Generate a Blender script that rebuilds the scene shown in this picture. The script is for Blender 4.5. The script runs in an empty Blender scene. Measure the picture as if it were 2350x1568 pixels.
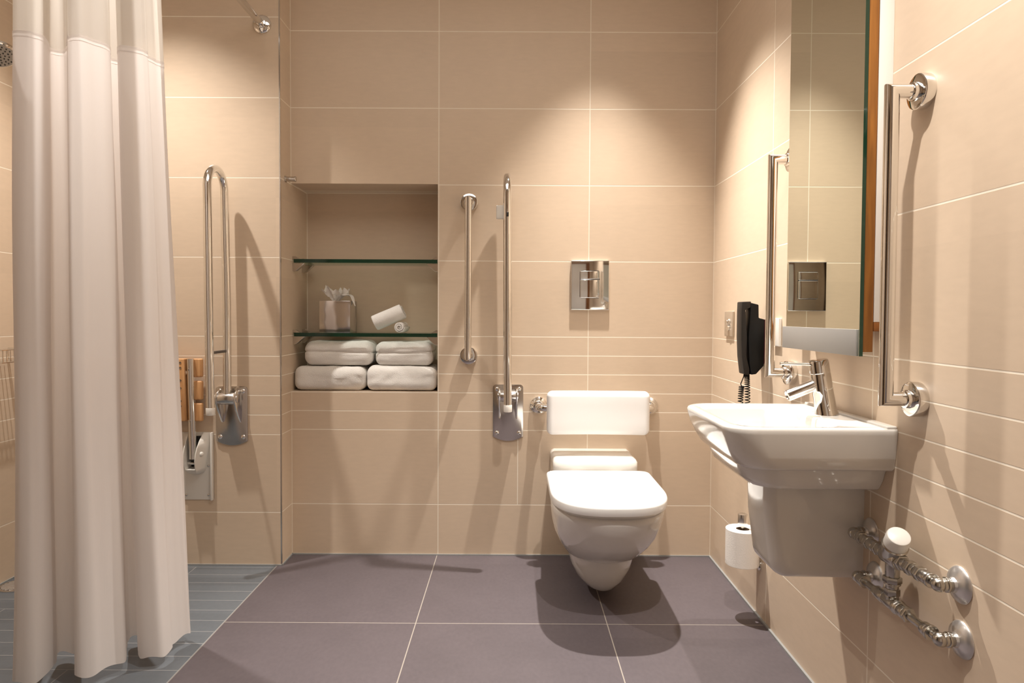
import bpy, bmesh, math, random
from mathutils import Vector, Matrix, noise
random.seed(7)
PI = math.pi
V = Vector
C = bpy.context.scene.collection

# ------------------------------------------------------------------ helpers
def obj(name, bm, mat, parent=None, loc=None, smooth=35):
    o_loc = V(loc) if loc else (parent_world(parent) if parent else V((0, 0, 0)))
    for v in bm.verts:
        v.co -= o_loc
    bmesh.ops.recalc_face_normals(bm, faces=bm.faces[:])
    me = bpy.data.meshes.new(name)
    bm.to_mesh(me); bm.free()
    for m in (mat if isinstance(mat, (list, tuple)) else [mat]):
        me.materials.append(m)
    if smooth:
        for p in me.polygons: p.use_smooth = True
        me.set_sharp_from_angle(angle=math.radians(smooth))
    o = bpy.data.objects.new(name, me); C.objects.link(o)
    if parent: 
        o.parent = parent
        o.location = o_loc - parent_world(parent)
    else:
        o.location = o_loc
    return o

def parent_world(p):
    w = V(p.location); q = p.parent
    while q: w = w + V(q.location); q = q.parent
    return w

def thing(name, label, cat, loc, group=None):
    o = bpy.data.objects.new(name, None); C.objects.link(o)
    o.empty_display_size = .05
    o.location = loc; o['label'] = label; o['category'] = cat
    if group: o['group'] = group
    return o

def tag(o, label, cat, group=None):
    o['label'] = label; o['category'] = cat
    if group: o['group'] = group
    return o

def struct(name, bm, m, smooth=None):
    o = obj(name, bm, m, smooth=smooth); o['kind'] = 'structure'; return o

def copy_tree(o, parent=None):
    c = o.copy(); C.objects.link(c); c.parent = parent
    for ch in list(o.children): copy_tree(ch, c)
    return c

def samples(lo, hi, r, seg, mid):
    if r <= 0:
        return [lo + (hi - lo) * i / mid for i in range(mid + 1)]
    a = [lo + r * i / seg for i in range(seg)]
    b = [lo + r + (hi - lo - 2 * r) * i / mid for i in range(mid + 1)]
    c = [hi - r + r * (i + 1) / seg for i in range(seg)]
    return a + b + c

def rbox(bm, lo, hi, r=0.0, seg=3, mid=1, fn=None, mat=0):
    lo = V(lo); hi = V(hi)
    r = min(r, min((hi - lo)) / 2 * .999)
    if isinstance(mid, int): mid = (mid, mid, mid)
    S = [samples(lo[i], hi[i], r, seg, mid[i]) for i in range(3)]
    N = [len(s) - 1 for s in S]
    cache = {}
    def vert(i, j, k):
        key = (i, j, k)
        if key not in cache:
            p = V((S[0][i], S[1][j], S[2][k]))
            if r > 0:
                q = V([min(max(p[a], lo[a] + r), hi[a] - r) for a in range(3)])
                d = p - q
                if d.length > 1e-9:
                    p = q + d.normalized() * r
            if fn: p = fn(p)
            cache[key] = bm.verts.new(p)
        return cache[key]
    for ax in range(3):
        u, w = [(1, 2), (2, 0), (0, 1)][ax]
        for side in (0, N[ax]):
            for a in range(N[u]):
                for b in range(N[w]):
                    idx = []
                    for (da, db) in ((0, 0), (1, 0), (1, 1), (0, 1)):
                        t = [0, 0, 0]; t[ax] = side; t[u] = a + da; t[w] = b + db
                        idx.append(vert(*t))
                    if side == 0: idx.reverse()
                    try: bm.faces.new(idx).material_index = mat
                    except ValueError: pass

def loft(bm, rings, cap0=True, cap1=True, closed=True):
    R = [[bm.verts.new(p) for p in ring] for ring in rings]
    n = len(R[0])
    for a, b in zip(R, R[1:]):
        for i in range(n if closed else n - 1):
            j = (i + 1) % n
            bm.faces.new((a[i], a[j], b[j], b[i]))
    if cap0: bm.faces.new(list(reversed(R[0])))
    if cap1: bm.faces.new(R[-1])
    return R

def frame_for(d):
    d = d.normalized()
    up = V((0, 0, 1)) if abs(d.z) < .9 else V((1, 0, 0))
    u = d.cross(up).normalized(); w = u.cross(d).normalized()
    return u, w

def lathe(bm, prof, origin, axis, seg=32, cap0=True, cap1=True):
    origin = V(origin); axis = V(axis).normalized(); u, w = frame_for(axis)
    rings = []
    for (r, h) in prof:
        rings.append([origin + axis * h + (u * math.cos(2 * PI * i / seg) + w * math.sin(2 * PI * i / seg)) * max(r, 1e-5) for i in range(seg)])
    loft(bm, rings, cap0, cap1)

def cyl(bm, p0, p1, r, r1=None, seg=24, bev=0.0):
    p0 = V(p0); p1 = V(p1); L = (p1 - p0).length; r1 = r if r1 is None else r1
    prof = [(r, 0), (r1, L)] if bev <= 0 else [(r - bev, 0), (r - bev * .3, bev * .3), (r, bev), (r1, L - bev), (r1 - bev * .3, L - bev * .3), (r1 - bev, L)]
    lathe(bm, prof, p0, p1 - p0, seg)

def arc_pts(c, a, b, r, t0, t1, n):
    return [V(c) + V(a) * (r * math.cos(t0 + (t1 - t0) * i / n)) + V(b) * (r * math.sin(t0 + (t1 - t0) * i / n)) for i in range(n + 1)]

def tube(bm, pts, r, seg=20, cap=True):
    """sweep with mitred joints"""
    pts = [V(p) for p in pts]
    d = (pts[1] - pts[0]).normalized(); u, w = frame_for(d)
    rings = []
    for i, p in enumerate(pts):
        if i == 0: din = dout = (pts[1] - pts[0]).normalized()
        elif i == len(pts) - 1: din = dout = (pts[-1] - pts[-2]).normalized()
        else:
            din = (p - pts[i - 1]).normalized(); dout = (pts[i + 1] - p).normalized()
        # frame transported on incoming segment
        q = d.rotation_difference(din); u = q @ u; w = q @ w; d = din
        t = (din + dout).normalized()
        ring = []
        for k in range(seg):
            o = (u * math.cos(2 * PI * k / seg) + w * math.sin(2 * PI * k / seg)) * r
            # project along din onto plane through p with normal t
            s = -o.dot(t) / din.dot(t)
            ring.append(p + o + din * s)
        rings.append(ring)
    loft(bm, rings, cap, cap)

def prism(bm, pts, axis, lo, hi, bevel=0.0, bseg=3, ang=25):
    """polygon pts given in the two other axes (order x,y,z minus axis), extruded on axis"""
    ai = 'xyz'.index(axis); oth = [i for i in range(3) if i != ai]
    b2 = bmesh.new()
    def mk(p, h):
        c = [0, 0, 0]; c[ai] = h; c[oth[0]] = p[0]; c[oth[1]] = p[1]; return b2.verts.new(c)
    A = [mk(p, lo) for p in pts]; B = [mk(p, hi) for p in pts]
    n = len(pts)
    b2.faces.new(A); b2.faces.new(list(reversed(B)))
    for i in range(n):
        j = (i + 1) % n
        b2.faces.new((A[i], A[j], B[j], B[i]))
    bmesh.ops.recalc_face_normals(b2, faces=b2.faces[:])
    if bevel > 0:
        es = [e for e in b2.edges if len(e.link_faces) == 2 and e.calc_face_angle(0) > math.radians(ang)]
        bmesh.ops.bevel(b2, geom=es, offset=bevel, segments=bseg, affect='EDGES', profile=.5)
    merge(bm, b2)

def merge(bm, b2):
    me = bpy.data.meshes.new('tmp'); b2.to_mesh(me); b2.free()
    bm.from_mesh(me); bpy.data.meshes.remove(me)

def rrect(x0, x1, y0, y1, r, n=6):
    """rounded rectangle, r = 4 radii for (x0,y0),(x1,y0),(x1,y1),(x0,y1)"""
    if not isinstance(r, (tuple, list)): r = (r,) * 4
    out = []
    for (cx, cy, rr, t0) in ((x0 + r[0], y0 + r[0], r[0], PI), (x1 - r[1], y0 + r[1], r[1], 1.5 * PI), (x1 - r[2], y1 - r[2], r[2], 0), (x0 + r[3], y1 - r[3], r[3], .5 * PI)):
        for i in range(n + 1):
            t = t0 + .5 * PI * i / n
            out.append((cx + rr * math.cos(t), cy + rr * math.sin(t)))
    return out

def catmull(P, n):
    out = []
    for i in range(len(P) - 1):
        p0 = P[max(i - 1, 0)]; p1 = P[i]; p2 = P[i + 1]; p3 = P[min(i + 2, len(P) - 1)]
        for k in range(n):
            t = k / n
            out.append(tuple(.5 * ((2 * b) + (c - a) * t + (2 * a - 5 * b + 4 * c - d) * t * t + (-a + 3 * b - 3 * c + d) * t ** 3) for a, b, c, d in zip(p0, p1, p2, p3)))
    out.append(tuple(P[-1])); return out

# ------------------------------------------------------------------ materials
def srgb(r, g, b):
    f = lambda c: (c / 255) / 12.92 if c / 255 <= .04045 else ((c / 255 + .055) / 1.055) ** 2.4
    return (f(r), f(g), f(b), 1)

def new_mat(name):
    m = bpy.data.materials.new(name); m.use_nodes = True
    nt = m.node_tree; b = nt.nodes['Principled BSDF']
    return m, nt, b

def simple(name, col, rough=.5, metal=0, spec=.5, coat=0, bump=0, bscale=200, var=0, vscale=5):
    m, nt, b = new_mat(name)
    b.inputs['Base Color'].default_value = col
    b.inputs['Roughness'].default_value = rough
    b.inputs['Metallic'].default_value = metal
    b.inputs['Specular IOR Level'].default_value = spec
    b.inputs['Coat Weight'].default_value = coat
    tc = nt.nodes.new('ShaderNodeTexCoord')
    nz = nt.nodes.new('ShaderNodeTexNoise'); nz.inputs['Scale'].default_value = vscale; nz.inputs['Detail'].default_value = 4
    nt.links.new(tc.outputs['Object'], nz.inputs['Vector'])
    mx = nt.nodes.new('ShaderNodeMix'); mx.data_type = 'RGBA'
    v = var if var else .02
    mx.inputs[6].default_value = tuple(c * (1 - v) for c in col[:3]) + (1,)
    mx.inputs[7].default_value = tuple(min(1, c * (1 + v)) for c in col[:3]) + (1,)
    nt.links.new(nz.outputs['Fac'], mx.inputs[0]); nt.links.new(mx.outputs[2], b.inputs['Base Color'])
    if bump:
        n2 = nt.nodes.new('ShaderNodeTexNoise'); n2.inputs['Scale'].default_value = bscale; n2.inputs['Detail'].default_value = 3
        nt.links.new(tc.outputs['Object'], n2.inputs['Vector'])
        bp = nt.nodes.new('ShaderNodeBump'); bp.inputs['Strength'].default_value = bump; bp.inputs['Distance'].default_value = .002
        nt.links.new(n2.outputs['Fac'], bp.inputs['Height']); nt.links.new(bp.outputs['Normal'], b.inputs['Normal'])
    return m

def tile_mat(name, col, grout, zl=(), hl=(), haxis='X', dual=None, partial=(), niche=False, gw=.0016, rough=.42, seed=0, var=.035, cell=(.6, .3), mottle=.05, spec=.45):
    """procedural tiles: zl lines across, hl lines along; partial = (h, z0, z1) short joints"""
    m, nt, b = new_mat(name); N = nt.nodes; L = nt.links
    tc = N.new('ShaderNodeTexCoord'); sx = N.new('ShaderNodeSeparateXYZ'); L.new(tc.outputs['Object'], sx.inputs[0])
    def M(op, a, c=None, d=None):
        n = N.new('ShaderNodeMath'); n.operation = op
        for i, v in enumerate((a, c, d)):
            if v is None: continue
            if isinstance(v, (int, float)): n.inputs[i].default_value = v
            else: L.new(v, n.inputs[i])
        return n.outputs[0]
    Z = sx.outputs[dual[1]] if dual else sx.outputs['Z']
    H = sx.outputs[haxis]
    dist = None
    def add(dv):
        nonlocal dist
        dist = dv if dist is None else M('MINIMUM', dist, dv)
    for z in zl: add(M('ABSOLUTE', M('SUBTRACT', Z, z)))
    for h in hl: add(M('ABSOLUTE', M('SUBTRACT', H, h)))
    for (h, z0, z1) in partial:
        inside = M('MULTIPLY', M('GREATER_THAN', Z, z0), M('LESS_THAN', Z, z1))
        add(M('ADD', M('ABSOLUTE', M('SUBTRACT', H, h)), M('SUBTRACT', 1, inside)))
    if niche:   # plain back panel deep in the recess: only the corner joints
        deep = M('GREATER_THAN', sx.outputs['Y'], .15)
        corner = M('MINIMUM', M('ABSOLUTE', M('SUBTRACT', sx.outputs['X'], -.5815)), M('ABSOLUTE', M('SUBTRACT', Z, 1.482)))
        dist = M('MINIMUM', M('ADD', dist, deep), M('ADD', corner, M('SUBTRACT', 1, deep)))
    mr = N.new('ShaderNodeMapRange'); mr.inputs['From Min'].default_value = gw * .75; mr.inputs['From Max'].default_value = gw * 1.25
    mr.inputs['To Min'].default_value = 1; mr.inputs['To Max'].default_value = 0
    L.new(dist, mr.inputs['Value'])
    # tile tone
    cx = N.new('ShaderNodeCombineXYZ')
    L.new(M('FLOOR', M('DIVIDE', H, cell[0])), cx.inputs[0]); L.new(M('FLOOR', M('DIVIDE', M('ADD', Z, .094), cell[1])), cx.inputs[1]); cx.inputs[2].default_value = seed
    wn = N.new('ShaderNodeTexWhiteNoise'); L.new(cx.outputs[0], wn.inputs['Vector'])
    nz = N.new('ShaderNodeTexNoise'); nz.inputs['Scale'].default_value = 6; nz.inputs['Detail'].default_value = 6; nz.inputs['Roughness'].default_value = .6
    L.new(tc.outputs['Object'], nz.inputs['Vector'])
    nf = N.new('ShaderNodeTexNoise'); nf.inputs['Scale'].default_value = 90; nf.inputs['Detail'].default_value = 3
    mp = N.new('ShaderNodeMapping'); mp.inputs['Scale'].default_value = (.25, .25, 1) if not dual else (1, .6, 1)
    L.new(tc.outputs['Object'], mp.inputs['Vector']); L.new(mp.outputs[0], nf.inputs['Vector'])
    t = M('ADD', M('MULTIPLY', M('SUBTRACT', wn.outputs['Value'], .5), var), M('ADD', M('MULTIPLY', M('SUBTRACT', nz.outputs['Fac'], .5), mottle), M('MULTIPLY', M('SUBTRACT', nf.outputs['Fac'], .5), mottle)))
    hs = N.new('ShaderNodeHueSaturation'); hs.inputs['Color'].default_value = col
    L.new(M('ADD', 1, M('MULTIPLY', t, 2)), hs.inputs['Value'])
    mx = N.new('ShaderNodeMix'); mx.data_type = 'RGBA'
    L.new(mr.outputs[0], mx.inputs[0]); L.new(hs.outputs[0], mx.inputs[6]); mx.inputs[7].default_value = grout
    L.new(mx.outputs[2], b.inputs['Base Color'])
    b.inputs['Specular IOR Level'].default_value = spec
    rr = M('ADD', rough, M('MULTIPLY', mr.outputs[0], .35)); L.new(rr, b.inputs['Roughness'])
    bp = N.new('ShaderNodeBump'); bp.inputs['Strength'].default_value = .35; bp.inputs['Distance'].default_value = .001
    L.new(M('ADD', M('MULTIPLY', mr.outputs[0], -1), M('MULTIPLY', nf.outputs['Fac'], .12)), bp.inputs['Height'])
    L.new(bp.outputs['Normal'], b.inputs['Normal'])
    return m

ROWS = [.2056, .5056, .5806, .6556, .7306, .8056, .8806, 1.1806, 1.4806, 1.7806, 2.0806]
XR, XL, XS, YS = 1.097, -.583, -1.515, -.1227      # right wall, alcove return, shower left wall, shower end wall
YN, NB, NT = .21, .6585, 1.4835                     # niche depth, sill, head
YF, ZC = -3.15, 2.47                                # wall behind the camera, ceiling
TC = srgb(213, 192, 168); GC = srgb(243, 232, 214)
m_back = tile_mat('back_wall_tiles', TC, GC, ROWS, (.0035, .6, XR - .0006, XL + .0008), 'X', partial=((.322, .2056, .5056),), niche=True)
m_right = tile_mat('right_wall_tiles', TC, GC, ROWS, (-.6, -1.205, -1.805, -2.405), 'Y', seed=3)
m_shower = tile_mat('shower_wall_tiles', TC, GC, ROWS, (-1.19,), 'X', seed=5)
m_left = tile_mat('left_wall_tiles', TC, GC, ROWS, (-.72, -1.32, -1.92, -2.52), 'Y', seed=8)
m_front = tile_mat('front_wall_tiles', TC, GC, ROWS, (-.9, -.3, .9), 'X', seed=9)
FC = srgb(90, 82, 85)
m_floor = tile_mat('floor_tiles', FC, srgb(158, 149, 139), (-.604, -1.208, -1.812, -2.416), (0.0, .6, -.6), 'X', dual=('X', 'Y'), seed=2, rough=.5, cell=(.6, .6), mottle=.15, var=.05, gw=.0015)
m_sfloor = tile_mat('shower_floor_tiles', srgb(98, 103, 108), srgb(150, 148, 146), [-.143 - .075 * i for i in range(14)], (-.602,), 'X', dual=('X', 'Y'),
                    partial=[(-.602 - .3 * j - .15 * (i % 2), -.143 - .075 * (i + 1), -.143 - .075 * i) for i in range(14) for j in range(1, 4)],
                    seed=4, rough=.38, cell=(.3, .075), mottle=.09, var=.08, gw=.0011)
m_white_paint = simple('white_paint', srgb(240, 236, 230), .6)
m_ceram = simple('white_ceramic', srgb(222, 218, 211), .12, coat=.6, spec=.5)
m_lid = simple('white_seat_plastic', srgb(243, 242, 239), .2, coat=.2)
m_wplas = simple('white_plastic', srgb(232, 228, 220), .35)
m_cushion = simple('white_vinyl', srgb(242, 240, 238), .45)
m_chrome = simple('chrome', (.80, .79, .77, 1), .06, 1)
m_satin = simple('satin_steel', (.66, .64, .62, 1), .22, 1)
m_plate = simple('polished_steel_plate', (.62, .59, .56, 1), .16, 1, var=.05, vscale=20)
m_pipe = simple('nickel_pipe', (.52, .50, .46, 1), .2, 1, var=.12, vscale=60)
m_dark = simple('dark_gap', (.02, .02, .02, 1), .5)
m_black = simple('black_plastic', (.005, .005, .005, 1), .45, spec=.25)
m_blackgrey = simple('dark_grey_plastic', (.022, .018, .015, 1), .5, spec=.3)
m_red = simple('dark_red_plastic', (.06, .008, .012, 1), .4)
m_towel = simple('white_towelling', srgb(238, 234, 228), .95, spec=.1, bump=1.0, bscale=420, var=.03, vscale=30)
m_tissue = simple('white_tissue', srgb(240, 236, 230), .9, spec=.1)
m_paper = simple('white_paper', srgb(240, 234, 226), .9, spec=.1, bump=.3, bscale=300)
m_card = simple('brown_card', srgb(120, 100, 80), .9)
m_sil = simple('grey_silicone', srgb(150, 150, 148), .5)
m_band = simple('satin_aluminium', srgb(150, 147, 143), .45, .2)
m_greyrub = simple('grey_rubber', srgb(95, 88, 82), .6)

def wood(name, c0, c1, scale=8, axis=2):
    m, nt, b = new_mat(name); N = nt.nodes; L = nt.links
    tc = N.new('ShaderNodeTexCoord'); mp = N.new('ShaderNodeMapping')
    s = [scale * 6] * 3; s[axis] = scale * .5; mp.inputs['Scale'].default_value = s
    L.new(tc.outputs['Object'], mp.inputs[0])
    nz = N.new('ShaderNodeTexNoise'); nz.inputs['Scale'].default_value = 1.5; nz.inputs['Detail'].default_value = 5; nz.inputs['Distortion'].default_value = .6
    L.new(mp.outputs[0], nz.inputs['Vector'])
    cr = N.new('ShaderNodeValToRGB'); cr.color_ramp.elements[0].position = .35; cr.color_ramp.elements[1].position = .68
    cr.color_ramp.elements[0].color = c0; cr.color_ramp.elements[1].color = c1
    L.new(nz.outputs['Fac'], cr.inputs[0]); L.new(cr.outputs[0], b.inputs['Base Color']); b.inputs['Roughness'].default_value = .42
    return m
m_oak = wood('mirror_backing_wood', srgb(134, 84, 30), srgb(166, 108, 42))
m_beech = wood('seat_slat_wood', srgb(196, 142, 92), srgb(222, 172, 120), 10)
m_door = wood('door_wood', srgb(112, 66, 26), srgb(150, 92, 40))

# glass shelf: clear face, green through its length
def glass_mat():
    m, nt, b = new_mat('green_tinted_glass'); N = nt.nodes; L = nt.links
    N.remove(b); out = N['Material Output']
    tr = N.new('ShaderNodeBsdfTransparent'); gl = N.new('ShaderNodeBsdfGlossy'); gl.inputs['Roughness'].default_value = .02
    fr = N.new('ShaderNodeFresnel'); fr.inputs['IOR'].default_value = 1.5
    geo = N.new('ShaderNodeNewGeometry'); mm = N.new('ShaderNodeMath'); mm.operation = 'MULTIPLY'
    sub = N.new('ShaderNodeMath'); sub.operation = 'SUBTRACT'; sub.inputs[0].default_value = 1
    L.new(geo.outputs['Backfacing'], sub.inputs[1]); L.new(fr.outputs[0], mm.inputs[0]); L.new(sub.outputs[0], mm.inputs[1])
    mx = N.new('ShaderNodeMixShader'); L.new(mm.outputs[0], mx.inputs[0]); L.new(tr.outputs[0], mx.inputs[1]); L.new(gl.outputs[0], mx.inputs[2])
    L.new(mx.outputs[0], out.inputs['Surface'])
    va = N.new('ShaderNodeVolumeAbsorption'); va.inputs['Color'].default_value = (.02, .62, .36, 1); va.inputs['Density'].default_value = 8
    L.new(va.outputs[0], out.inputs['Volume'])
    return m
m_glass = glass_mat()
m_gedge = simple('green_glass_edge', (.004, .035, .018, 1), .08, spec=.6)
m_mirror = simple('mirror_silver', (.74, .78, .71, 1), .0, 1, var=.001)
m_mirror.node_tree.nodes['Principled BSDF'].inputs['Roughness'].default_value = .004

def cloth_mat(name, col, transp, trans=.35):
    m, nt, b = new_mat(name); N = nt.nodes; L = nt.links
    N.remove(b); out = N['Material Output']
    df = N.new('ShaderNodeBsdfDiffuse'); df.inputs['Color'].default_value = col
    tl = N.new('ShaderNodeBsdfTranslucent'); tl.inputs['Color'].default_value = col
    tp = N.new('ShaderNodeBsdfTransparent')
    tc = N.new('ShaderNodeTexCoord'); mp = N.new('ShaderNodeMapping'); mp.inputs['Scale'].default_value = (260, 260, 18)
    nz = N.new('ShaderNodeTexNoise'); nz.inputs['Scale'].default_value = 1; L.new(tc.outputs['Object'], mp.inputs[0]); L.new(mp.outputs[0], nz.inputs['Vector'])
    bp = N.new('ShaderNodeBump'); bp.inputs['Strength'].default_value = .15; bp.inputs['Distance'].default_value = .001
    L.new(nz.outputs['Fac'], bp.inputs['Height']); L.new(bp.outputs[0], df.inputs['Normal'])
    a = N.new('ShaderNodeMixShader'); a.inputs[0].default_value = trans; L.new(df.outputs[0], a.inputs[1]); L.new(tl.outputs[0], a.inputs[2])
    c = N.new('ShaderNodeMixShader'); c.inputs[0].default_value = transp; L.new(a.outputs[0], c.inputs[1]); L.new(tp.outputs[0], c.inputs[2])
    L.new(c.outputs[0], out.inputs['Surface'])
    return m
m_curtain = cloth_mat('curtain_cloth', srgb(240, 234, 230), .03, .38)
m_voile = cloth_mat('curtain_voile', srgb(232, 226, 218), .28)

# ------------------------------------------------------------------ room
bm = bmesh.new()
rbox(bm, (0, 0, -.1), (XR, .35, ZC)); rbox(bm, (XL, 0, -.1), (0, .35, NB)); rbox(bm, (XL, 0, NT), (0, .35, ZC)); rbox(bm, (XL, YN, NB), (0, .35, NT))
struct('wall_back', bm, m_back)
bm = bmesh.new(); rbox(bm, (XR, YF - .1, -.1), (XR + .12, .35, ZC)); struct('wall_right', bm, m_right)
bm = bmesh.new(); rbox(bm, (XS, YS, -.1), (XL, .35, ZC)); struct('wall_shower', bm, m_shower)
bm = bmesh.new(); rbox(bm, (XS - .12, YF - .1, -.1), (XS, .35, ZC)); struct('wall_left', bm, m_left)
bm = bmesh.new()
rbox(bm, (XS, YF - .1, -.1), (-.12, YF, ZC)); rbox(bm, (.93, YF - .1, -.1), (XR, YF, ZC)); rbox(bm, (-.12, YF - .1, 2.1), (.93, YF, ZC))
struct('wall_front', bm, m_front)
bm = bmesh.new(); rbox(bm, (-.12, YF - .09, 0), (.93, YF + .02, 2.1)); struct('door_1', bm, m_door)
bm = bmesh.new(); rbox(bm, (-.05, YF - .02, .02), (.76, YF + .03, 2.04), .004); d = obj('door_leaf', bm, m_white_paint, bpy.data.objects['door_1'])
bm = bmesh.new(); rbox(bm, (XS - .09, -2.75, 0), (XS + .02, -1.75, 2.1)); struct('unseen_dark_panel', bm, wood('dark_panel_wood', srgb(50, 32, 20), srgb(66, 44, 28)))  # unseen dark panel, added to darken chrome reflections and cut fill
bm = bmesh.new(); rbox(bm, (XS - .1, YF - .1, ZC), (XR + .1, .35, ZC + .1)); struct('ceiling', bm, m_white_paint)
bm = bmesh.new(); rbox(bm, (-.6, YF, -.1), (XR, .0, 0)); struct('floor', bm, m_floor)
bm = bmesh.new(); rbox(bm, (XS, YF, -.1), (-.6, YS, 0)); struct('floor_shower', bm, m_sfloor)
# silicone bead where walls meet the floor
bm = bmesh.new()
rbox(bm, (XL, -.005, 0), (XR, 0, .005)); rbox(bm, (XS, YS - .005, 0), (XL, YS, .005)); rbox(bm, (XL, YS, 0), (XL + .004, 0, .005)); rbox(bm, (XR - .007, YF, 0), (XR, -.005, .006)); rbox(bm, (XS, YF, 0), (XS + .005, YS, .005))
struct('trim_1', bm, m_sil)
# steel strip on the outer tile corner
bm = bmesh.new(); rbox(bm, (XL - .003, YS - .0012, 0), (XL + .0012, YS + .004, ZC)); struct('trim_2', bm, m_plate)

# ------------------------------------------------------------------ fixed grab rails (mitred)
def grab_rail(name, label, wall, pos, z0, z1, off=.066):
    """wall 'x' = right wall (projects -x) at y=pos ; 'y' = back wall (projects -y) at x=pos"""
    if wall == 'x': base = V((XR, pos, z0)); n = V((-1, 0, 0))
    else: base = V((pos, 0, z0)); n = V((0, -1, 0))
    top = base + V((0, 0, z1 - z0))
    t = thing(name, label, 'grab rail', base)
    bm = bmesh.new(); tube(bm, [base + n * .004, base + n * off, top + n * off, top + n * .004], .0136, 28); obj('bar', bm, m_chrome, t, smooth=40)
    for p in (base, top):
        bm = bmesh.new(); lathe(bm, [(.0335, -.001), (.0345, .002), (.0345, .017), (.0335, .0195), (.031, .0205), (.0185, .021), (.0175, .030), (.0150, .031)], p, n, 40)
        obj('flange', bm, m_chrome, t, smooth=30)
    return t
grab_rail('grab_rail', 'chrome vertical grab rail on the right wall, between the mirror and the right edge', 'x', -1.377, .807, 1.405)
grab_rail('grab_rail', 'chrome vertical grab rail on the right wall, beyond the mirror and beside the black telephone', 'x', -.775, .807, 1.41)
grab_rail('grab_rail', 'short chrome vertical grab rail fixed on the back wall, just right of the towel niche', 'y', .125, .805, 1.41)

# ------------------------------------------------------------------ hinged support rails, folded up
def hinged_rail(label, cx, yw, cross):
    t = thing('hinged_support_rail', label, 'hinged grab rail', (cx, yw, .464))
    # plate: rounded top corners, arched bottom
    z0, z1, hw = .464, .690, .0605
    pts = []
    for i in range(13):
        a = -1 + 2 * i / 12; pts.append((cx + a * hw, z0 + .018 * a * a))
    for i in range(7): th = i / 6 * PI / 2; pts.append((cx + hw - .014 + .014 * math.cos(th), z1 - .014 + .014 * math.sin(th)))
    for i in range(7): th = PI / 2 + i / 6 * PI / 2; pts.append((cx - hw + .014 + .014 * math.cos(th), z1 - .014 + .014 * math.sin(th)))
    bm = bmesh.new(); prism(bm, pts, 'y', yw - .007, yw, .0012, 2); obj('wall_plate', bm, m_plate, t)
    for (dx, z) in ((-.044, .672), (.044, .672), (-.044, .497), (.044, .497)):
        bm = bmesh.new(); lathe(bm, [(.0085, 0), (.0085, .002), (.006, .0045), (.002, .0055), (0, .0056)], (cx + dx, yw - .0065, z), (0, -1, 0), 16); obj('bolt', bm, m_chrome, t)
    for s in (-1, 1):
        x = cx + s * .034
        prof = [(yw - .006, .555), (yw - .014, .553), (yw - .05, .604), (yw - .066, .632), (yw - .069, .652), (yw - .062, .670), (yw - .045, .678), (yw - .006, .678)]
        bm = bmesh.new(); prism(bm, prof, 'x', x - .003, x + .003, .001, 2); obj('bracket_cheek', bm, m_chrome, t)
    bm = bmesh.new(); cyl(bm, (cx - .031, yw - .045, .648), (cx + .031, yw - .045, .648), .0222, seg=32, bev=.002); obj('hinge_barrel', bm, m_satin, t)
    for s in (-1, 1):
        bm = bmesh.new(); cyl(bm, (cx + s * .036, yw - .045, .648), (cx + s * .0405, yw - .045, .648), .0165, seg=28, bev=.0015); obj('hinge_washer', bm, m_satin, t)
    r = .0148; y1 = yw - .045; y2 = yw - .188; R = (y1 - y2) / 2; zt = 1.488 - R
    tilt = -.006
    path = [V((cx, y1, .660)), V((cx, y1, 1.0))] + arc_pts((cx + tilt, (y1 + y2) / 2, zt), (0, 1, 0), (0, 0, 1), R, 0, PI, 18) + [V((cx + tilt * .5, y2, .9)), V((cx, y2, .632))]
    bm = bmesh.new(); tube(bm, path, r, 24); obj('rail_tube', bm, m_chrome, t, smooth=40)
    bm = bmesh.new(); cyl(bm, (cx, y2, .634), (cx, y2, .606), .0158, seg=24, bev=.003); obj('end_cap', bm, m_wplas, t)['label'] = 'white plastic end cap'
    if cross:
        bm = bmesh.new(); rbox(bm, (cx - .004, y2 + r - .002, .822), (cx + .004, y1 - r + .002, .832), .001); obj('cross_bar', bm, m_greyrub, t)
    return t
hinged_rail('folded-up hinged steel support rail on the shower wall beside the wooden seat', -.769, YS, True)
h2 = hinged_rail('folded-up hinged steel support rail on the back wall, left of the toilet', .2825, 0, False)
bm = bmesh.new(); rbox(bm, (.236, -.19, 1.322), (.2685, -.165, 1.372), .004); rbox(bm, (.262, -.196, 1.315), (.2695, -.16, 1.380), .003)
obj('roll_clip', bm, m_wplas, h2)['label'] = 'white plastic clip'
bm = bmesh.new(); rbox(bm, (.274, -.2036, 1.328), (.2815, -.196, 1.345), .0015); obj('slot', bm, m_dark, h2)

# ------------------------------------------------------------------ flush plate
t = thing('flush_plate', 'square polished chrome flush plate with two buttons, high on the wall above the toilet', 'flush plate', (.604, 0, .987))
bm = bmesh.new(); rbox(bm, (.5285, -.014, .9885), (.681, .001, 1.184), .003, 2); obj('plate', bm, m_chrome, t)
bm = bmesh.new()
pp = rrect(.563, .643, 1.035, 1.144, .007)
loft(bm, [[V((a, -.0140, c)) for a, c in pp], [V((a, -.0146, c)) for a, c in pp]]); obj('button_gap', bm, m_dark, t)
for (z0, z1) in ((1.0365, 1.1085), (1.1105, 1.1425)):
    bm = bmesh.new(); rbox(bm, (.5645, -.0185, z0), (.6415, -.0138, z1), .002, 2); obj('flush_button', bm, m_chrome, t)

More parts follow.
